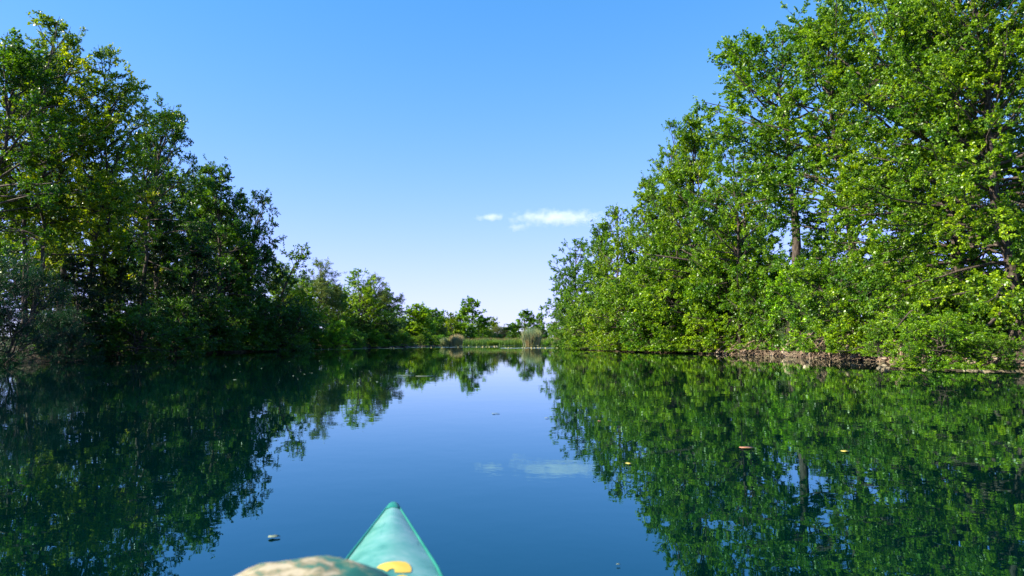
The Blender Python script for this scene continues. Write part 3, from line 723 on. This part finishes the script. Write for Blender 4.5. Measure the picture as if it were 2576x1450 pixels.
def roots(px, seed, label, n=14, hgt=1.3):
    n = int(n * 1.3)
    rng = np.random.default_rng(seed); Y = bankY(px, .6); x = float(rbank(Y)) + .6
    base = np.stack((rng.normal(0, .35, n), rng.normal(0, .7, n), rng.uniform(.5, 1, n) * hgt), 1)
    d = nrm(np.stack((-rng.uniform(.3, 1, n), rng.normal(0, .7, n), -rng.uniform(.3, 1.2, n)), 1))
    P = grow_lines(rng, base, d, rng.uniform(1.0, 2.0, n), 8, up=-.6, wig=.5)
    R = rng.uniform(.02, .07, n)[:, None] * np.linspace(1, .3, 8)[None]
    V, F = tubes(P, R, 6)
    o = link('tree_roots', np_mesh('tree_roots', V, F, 4, smooth=True), mat=M_ROOT); o.location = (x, Y, 0.05)
    tag(o, label, 'roots', 'bare roots on the right bank')
roots(1960, 1, 'tangle of bare roots left of the big pale rock')
roots(2070, 2, 'tangle of bare roots between the rocks', 20)
roots(2110, 3, 'arching bare roots above the long flat rock', 18)
roots(2215, 4, 'bare roots at the right end of the long flat rock', 16)
roots(1910, 15, 'bare roots between the small rocks left of the upright rock', 20, 1.0)
roots(1850, 5, 'thin bare roots under the alder left of the bare trunk', 22, .9)
roots(1700, 6, 'thin bare roots and twigs under the hooked twig alder', 22, .8)

def rubble():
    rng = np.random.default_rng(21); Vs, Fs, off = [], [], 0
    oc = np.array([(1, 0, 0), (.6, .7, .1), (-.2, 1, 0), (-1, .3, 0), (-.6, -.8, 0), (.3, -1, .1), (.5, .1, .7), (-.4, .3, .8), (0, -.5, .6), (0, 0, -.6)])
    fc = np.array([(0, 1, 6), (1, 2, 6), (2, 7, 6), (2, 3, 7), (3, 4, 7), (4, 8, 7), (4, 5, 8), (5, 0, 8), (0, 6, 8), (6, 7, 8), (1, 0, 9), (2, 1, 9), (3, 2, 9), (4, 3, 9), (5, 4, 9), (0, 5, 9)])
    n = 480
    for i in range(n):
        y = rng.uniform(17, 62); x = float(rbank(y)) + abs(rng.normal(0, .35)) - .05
        sc = rng.uniform(.04, .17) * np.array([1, rng.uniform(.6, 1.3), rng.uniform(.5, .9)]); a = rng.uniform(0, 6.28)
        v = oc * (1 + rng.normal(0, .12, oc.shape)) * sc; c, s_ = math.cos(a), math.sin(a)
        v = np.stack((v[:, 0] * c - v[:, 1] * s_, v[:, 0] * s_ + v[:, 1] * c, v[:, 2]), 1) + (x, y, max(float(ground_z(x, y)), 0) + .02)
        Vs.append(v); Fs.append(fc + off); off += len(oc)
    m = simple_mat('rubble', (0.05, 0.034, 0.022), .95, (1.2, (0.26, 0.205, 0.12)))
    tag(link('rubble', np_mesh('rubble', np.concatenate(Vs), np.concatenate(Fs), 3), mat=m), 'small tan stones and clods along the foot of the right bank', 'rubble', kind='stuff')
    # washed up twigs along the waterline
    n = 520; y = rng.uniform(20, 75, n); x = rbank(y) + rng.normal(.05, .3, n)
    base = np.stack((x, y, rng.uniform(.02, .45, n)), 1)
    d = nrm(np.stack((-rng.uniform(0, 1, n), rng.normal(0, 1, n), rng.normal(-.1, .45, n)), 1))
    P = grow_lines(rng, base, d, rng.uniform(.4, 1.5, n), 6, up=-.2, wig=.5)
    V, F = tubes(P, rng.uniform(.006, .018, n)[:, None] * np.linspace(1, .4, 6)[None], 4)
    tag(link('driftwood_twigs', np_mesh('driftwood_twigs', V, F, 4), mat=M_ROOT), 'tangle of bare twigs washed up along the right waterline', 'twigs', kind='stuff')
rubble()

# ------------------------------------------------------------------ far hill
def hill():
    xs = np.linspace(-700, 500, 60); ys = np.linspace(1500, 2300, 14); X, Y = np.meshgrid(xs, ys)
    Z = 72 * np.exp(-((X + 330) / 220) ** 2) * np.sin(np.clip((Y - 1500) / 800, 0, 1) * math.pi) + 5 * np.sin(X * .03) - 6
    i = np.arange(13)[:, None] * 60 + np.arange(59)[None]
    F = np.stack((i, i + 1, i + 61, i + 60), -1).reshape(-1, 4)
    m = simple_mat('wooded_hill', (0.07, 0.13, 0.13), 1.0, (.02, (0.10, 0.16, 0.15)))
    tag(link('hill', np_mesh('hill', np.stack((X, Y, Z), -1).reshape(-1, 3), F, 4, smooth=True), mat=m), kind='structure')
hill()

# ------------------------------------------------------------------ clouds
def cloud(px, py, D, size, dens, seed, label, thr=0.0):
    bm = bmesh.new(); bmesh.ops.create_icosphere(bm, subdivisions=3, radius=1)
    me = bpy.data.meshes.new('cloud'); bm.to_mesh(me); bm.free()
    m, n, o = new_mat('cloud_vapour')
    tc = N(n, 'ShaderNodeTexCoord')
    ln = N(n, 'ShaderNodeVectorMath', operation='LENGTH'); n.links.new(tc.outputs['Object'], ln.inputs[0])
    mp = N(n, 'ShaderNodeMapping'); mp.inputs['Scale'].default_value = (size[0] / 26, size[1] / 26, size[2] / 20); mp.inputs['Location'].default_value = (seed * 7.3, seed * 3.1, seed)
    n.links.new(tc.outputs['Object'], mp.inputs['Vector'])
    no = N(n, 'ShaderNodeTexNoise'); no.inputs['Scale'].default_value = 1.0; no.inputs['Detail'].default_value = 5; no.inputs['Roughness'].default_value = .6
    n.links.new(mp.outputs[0], no.inputs['Vector'])
    a = N(n, 'ShaderNodeMath', operation='MULTIPLY_ADD'); n.links.new(no.outputs['Fac'], a.inputs[0]); a.inputs[1].default_value = 2.6; a.inputs[2].default_value = -.75 + thr
    b = N(n, 'ShaderNodeMath', operation='SUBTRACT'); n.links.new(a.outputs[0], b.inputs[0])
    l2 = N(n, 'ShaderNodeMath', operation='MULTIPLY'); n.links.new(ln.outputs['Value'], l2.inputs[0]); l2.inputs[1].default_value = 1.25
    n.links.new(l2.outputs[0], b.inputs[1])
    c = N(n, 'ShaderNodeMath', operation='MAXIMUM'); n.links.new(b.outputs[0], c.inputs[0]); c.inputs[1].default_value = 0
    e = N(n, 'ShaderNodeMath', operation='MULTIPLY'); n.links.new(c.outputs[0], e.inputs[0]); e.inputs[1].default_value = dens
    v = N(n, 'ShaderNodeVolumePrincipled'); v.inputs['Color'].default_value = (1, .98, .97, 1); v.inputs['Anisotropy'].default_value = 0.0
    n.links.new(e.outputs[0], v.inputs['Density']); n.links.new(v.outputs[0], o.inputs['Volume'])
    ob = link('cloud', me, mat=m); ob.location = at_y(px, py, D); ob.scale = size
    tag(ob, label, 'cloud', 'clouds in the blue sky')
cloud(1405, 549, 2200, (200, 70, 34), .014, 1, 'long white cloud above the right bank treeline', .45)
cloud(1236, 547, 2200, (62, 35, 16), .02, 2, 'small white cloud left of the long one', .45)
cloud(1300, 572, 2200, (55, 30, 20), .022, 3, 'faint wisp of cloud under the gap between the two clouds', .25)
cloud(1548, 522, 2200, (60, 30, 16), .015, 4, 'faint wisp of cloud right above the long cloud', .0)

# ------------------------------------------------------------------ kayak
def build_kayak():
    tip = at_z(990, 1266, .36); Lb = at_z(838, 1450, .33); Rb = at_z(1110, 1450, .33)
    mid = (Lb + Rb) / 2; ax = Vector((tip.x - mid.x, tip.y - mid.y, 0)); s_mid = ax.length; ax.normalize()
    side = Vector((ax.y, -ax.x, 0)); hw = (Rb - Lb).length / 2 * .955
    root = bpy.data.objects.new('kayak', None); COL.objects.link(root)
    root.location = (tip.x, tip.y, 0); root.rotation_euler = (0, 0, math.atan2(-ax.x, ax.y))
    tag(root, 'turquoise green kayak whose pointed bow enters from the bottom edge', 'kayak')
    # local: +y forward, stations run to -y; s = distance behind the tip
    st = [0, .012, .035, .07, .12, .2, .32, .46, .6, .75, .9, 1.1, 1.35, 1.7, 2.2, 2.8, 3.3, 3.7, 4.0, 4.15]
    def w(s):
        k = hw / s_mid
        v = .009 + (k - .009 / s_mid) * s if s < s_mid else None
        if v is None:
            u = (s - s_mid) / (4.15 - s_mid); v = hw + (0.30 - hw) * math.sin(min(u * 2.3, math.pi / 2))
            if u > .55: v *= max(.02, 1 - ((u - .55) / .45) ** 2)
        if s < .012: v *= .55
        return v
    def zt(s): return .36 - .03 * min(s / .8, 1) - .02 * min(max(s - .8, 0), 1) + (.05 * max(0, s - 3))
    # deck
    dv, df = [], []; C = 13; last = [s for s in st if s <= 1.7]
    for s in last:
        for j in range(C):
            u = -1 + 2 * j / (C - 1); dv.append((u * w(s) * .985, -s, zt(s) + .028 * min(s / .3, 1) * (1 - abs(u) ** 1.6)))
    for i in range(len(last) - 1):
        for j in range(C - 1): a = i * C + j; df.append((a, a + 1, a + C + 1, a + C))
    # rear deck with cockpit hole behind 1.7 .. 2.9
    deck = link('deck', np_mesh('deck', dv, np.array(df), 4, smooth=True), root)
    m, n, o = new_mat('deck_gelcoat')
    tc = N(n, 'ShaderNodeTexCoord'); no = N(n, 'ShaderNodeTexNoise'); no.inputs['Scale'].default_value = 9; no.inputs['Detail'].default_value = 7; no.inputs['Roughness'].default_value = .65
    n.links.new(tc.outputs['Object'], no.inputs['Vector'])
    c = ramp(n, no.outputs['Fac'], [(.34, (0.035, 0.17, 0.125)), (.46, (0.085, 0.27, 0.205)), (.56, (0.13, 0.31, 0.25)), (.68, (0.20, 0.36, 0.30))])
    # scratches
    mp = N(n, 'ShaderNodeMapping'); mp.inputs['Scale'].default_value = (60, 5, 1); mp.inputs['Rotation'].default_value = (0, 0, .35); n.links.new(tc.outputs['Object'], mp.inputs['Vector'])
    n2 = N(n, 'ShaderNodeTexNoise'); n2.inputs['Scale'].default_value = 1; n2.inputs['Detail'].default_value = 3; n.links.new(mp.outputs[0], n2.inputs['Vector'])
    sc = ramp(n, n2.outputs['Fac'], [(.28, (.35, .55, .55)), (.34, (1, 1, 1))])
    c = mixrgb(n, 'MULTIPLY', .7, c, sc)
    p = N(n, 'ShaderNodeBsdfPrincipled'); p.inputs['Roughness'].default_value = .38; n.links.new(c, p.inputs['Base Color']); n.links.new(p.outputs[0], o.inputs['Surface'])
    deck.data.materials.append(m)
    GREEN = simple_mat('green_gelcoat', (0.005, 0.15, 0.10), .5, (12, (0.02, 0.21, 0.145)))
    # rim and nose band, proud of the deck edge
    def loft(name, rings, mat, close=False):
        m_ = len(rings[0]); vs = [v for r in rings for v in r]; fs = []
        for i in range(len(rings) - 1):
            for j in range(m_ if close else m_ - 1): a = i * m_ + j; b = i * m_ + (j + 1) % m_; fs.append((a, b, b + m_, a + m_))
        return link(name, np_mesh(name, vs, np.array(fs), 4, smooth=True), root, mat)
    for sg in (-1, 1):
        rings = []
        for s in st:
            ww = w(s); z0 = zt(s); r = .003 + .001 * min(s / .5, 1)
            rings.append([(sg * (ww + .002) + r * math.cos(t), -s, z0 + r * .9 * math.sin(t)) for t in np.arange(8) * math.pi / 4])
        loft('rim', rings, GREEN, True)
    nose = []
    for s in (-.006, 0.002, .012, .035, .06, .078):
        ww = max(w(max(s, 0)), .006) + .004
        if s < 0: ww = .004
        nose.append([(ww * u, -s, zt(max(s, 0)) + .028 * min(max(s, 0) / .3, 1) * (1 - abs(u) ** 1.6) + (.005 if s < .07 else .001) * (1 - abs(u) ** 6) - (.02 if abs(u) == 1 else 0) - (.01 if s < 0 else 0)) for u in (-1, -.8, -.4, 0, .4, .8, 1)])
    loft('nose_cap', nose, GREEN)
    rings = []
    for s in st:
        ww = w(s); z0 = zt(s) - .004; dp = min(.10, .5 * s)
        rings.append([(u * ww, -s - (.10 * (1 - zz) if s < .5 else 0) * (1 if s < .1 else .5), -dp + (z0 + dp) * zz) for u, zz in ((-1, 1), (-.97, .7), (-.85, .4), (-.5, .12), (0, 0), (.5, .12), (.85, .4), (.97, .7), (1, 1))])
    HULL = simple_mat('hull_gelcoat', (0.0, 0.10, 0.09), .4, (8, (0.0, 0.14, 0.12)))
    loft('hull', rings, HULL)
    # aft deck
    rr = []
    for s in [s for s in st if s >= 2.8]:
        rr.append([(u * w(s) * .985, -s, zt(s) + .05 * (1 - abs(u) ** 2)) for u in np.linspace(-1, 1, 9)])
    loft('aft_deck', rr, m)
    loft('cockpit_floor', [[(u * w(s) * .97, -s, .07) for u in (-1, 0, 1)] for s in st if 1.1 <= s <= 3.4], HULL)
    # yellow painted mark: stencilled figure, two arcs
    M_Y = simple_mat('yellow_paint', (0.60, 0.38, 0.02), .5, (14, (0.72, 0.48, 0.06)))
    inv = root.matrix_basis.inverted() if False else None
    R = Matrix.Rotation(root.rotation_euler.z, 4, 'Z'); Mi = (Matrix.Translation(root.location) @ R).inverted()
    def on_deck(px, py):
        z = .36
        for _ in range(6):
            q = Mi @ at_z(px, py, z); s = -q.y; u = max(-1, min(1, q.x / w(s)))
            z = zt(s) + .028 * min(s / .3, 1) * (1 - abs(u) ** 1.6) + .0012
        q.z = z; return q
    def poly(pix, name):
        # fill as strip between upper and lower outline
        up, lo = pix; vs, fs = [], []
        k = len(up)
        for a, b in zip(up, lo):
            for t in (0, .33, .67, 1): vs.append(tuple(on_deck(a[0] + (b[0] - a[0]) * t, a[1] + (b[1] - a[1]) * t)))
        for i in range(k - 1):
            for j in range(3): a = i * 4 + j; fs.append((a, a + 1, a + 5, a + 4))
        link(name, np_mesh(name, vs, np.array(fs), 4, smooth=True), root, M_Y)
    f = lambda x, y: ((800 + x / 2.1467) / 1.5901, (1900 + y / 2.1467) / 1.5901)
    up = [f(*p_) for p_ in ((1518, 795), (1545, 772), (1590, 755), (1650, 744), (1710, 741), (1765, 748), (1798, 768), (1815, 800), (1814, 830))]
    lo = [f(*p_) for p_ in ((1524, 799), (1570, 812), (1605, 830), (1625, 812), (1655, 803), (1672, 812), (1672, 838), (1740, 840), (1806, 836))]
    poly((up, lo), 'yellow_mark')
    up = [f(*p_) for p_ in ((1690, 870), (1715, 862), (1745, 860), (1775, 868), (1800, 900), (1790, 960), (1740, 1010))]
    lo = [f(*p_) for p_ in ((1690, 874), (1690, 890), (1705, 900), (1730, 905), (1745, 925), (1740, 950), (1700, 980))]
    poly((up, lo), 'yellow_mark')
    # worn cowl in front of the cockpit
    D = 1.18
    c0 = at_y(750, 1430, D); aW = (at_y(985, 1450, D) - at_y(560, 1450, D)).length / 2 * 1.42
    vs, fs = [], []; A, Bn = 40, 22
    for i in range(Bn + 1):
        ph = i / Bn * math.pi / 2
        for j in range(A):
            th = j / A * 2 * math.pi; sq = 1.0
            cx = math.copysign(abs(math.cos(th)) ** .9, math.cos(th)); cy = math.copysign(abs(math.sin(th)) ** .9, math.sin(th))
            x = aW * math.sin(ph) ** .85 * cx; y = .20 * math.sin(ph) ** .85 * cy
            z = .145 * (math.cos(ph) ** .8 - 1) if ph < 1.55 else -.145
            nz = .007 * mnoise.noise(Vector((x * 16, y * 16, 3.3))) + .003 * mnoise.noise(Vector((x * 40, y * 40, 9)))
            vs.append((x, y, z + nz))
    nb = len(vs)
    for j in range(A):
        x, y, z = vs[Bn * A + j]; vs.append((x * 1.02, y * 1.02, -.235))
    for i in range(Bn + 1):
        for j in range(A): a = i * A + j; b = i * A + (j + 1) % A; fs.append((a, b, b + A, a + A))
    q = Mi @ c0
    me = np_mesh('cockpit_cowl', vs, np.array(fs), 4, smooth=True)
    m, n, o = new_mat('worn_cowl')
    tc = N(n, 'ShaderNodeTexCoord'); no = N(n, 'ShaderNodeTexNoise'); no.inputs['Scale'].default_value = 24; no.inputs['Detail'].default_value = 8; no.inputs['Roughness'].default_value = .6
    n.links.new(tc.outputs['Object'], no.inputs['Vector'])
    sx = N(n, 'ShaderNodeSeparateXYZ'); n.links.new(tc.outputs['Object'], sx.inputs[0])
    # wear is strongest on the crest and left of the middle
    ad = N(n, 'ShaderNodeMath', operation='MULTIPLY_ADD'); n.links.new(sx.outputs['Z'], ad.inputs[0]); ad.inputs[1].default_value = 3.5; n.links.new(no.outputs['Fac'], ad.inputs[2])
    ax_ = N(n, 'ShaderNodeMath', operation='MULTIPLY_ADD'); n.links.new(sx.outputs['X'], ax_.inputs[0]); ax_.inputs[1].default_value = -.9; n.links.new(ad.outputs[0], ax_.inputs[2])
    c = ramp(n, ax_.outputs[0], [(.34, (0.01, 0.11, 0.07)), (.42, (0.06, 0.14, 0.08)), (.48, (0.22, 0.18, 0.085)), (.56, (0.40, 0.33, 0.20))])
    p = N(n, 'ShaderNodeBsdfPrincipled'); p.inputs['Roughness'].default_value = .6; n.links.new(c, p.inputs['Base Color']); n.links.new(p.outputs[0], o.inputs['Surface'])
    cw = link('cockpit_cowl', me, root, m); cw.location = q; cw.rotation_euler = (0, 0, -root.rotation_euler.z)
    cw['label'] = 'rounded green cowl with cream worn patches'
build_kayak()
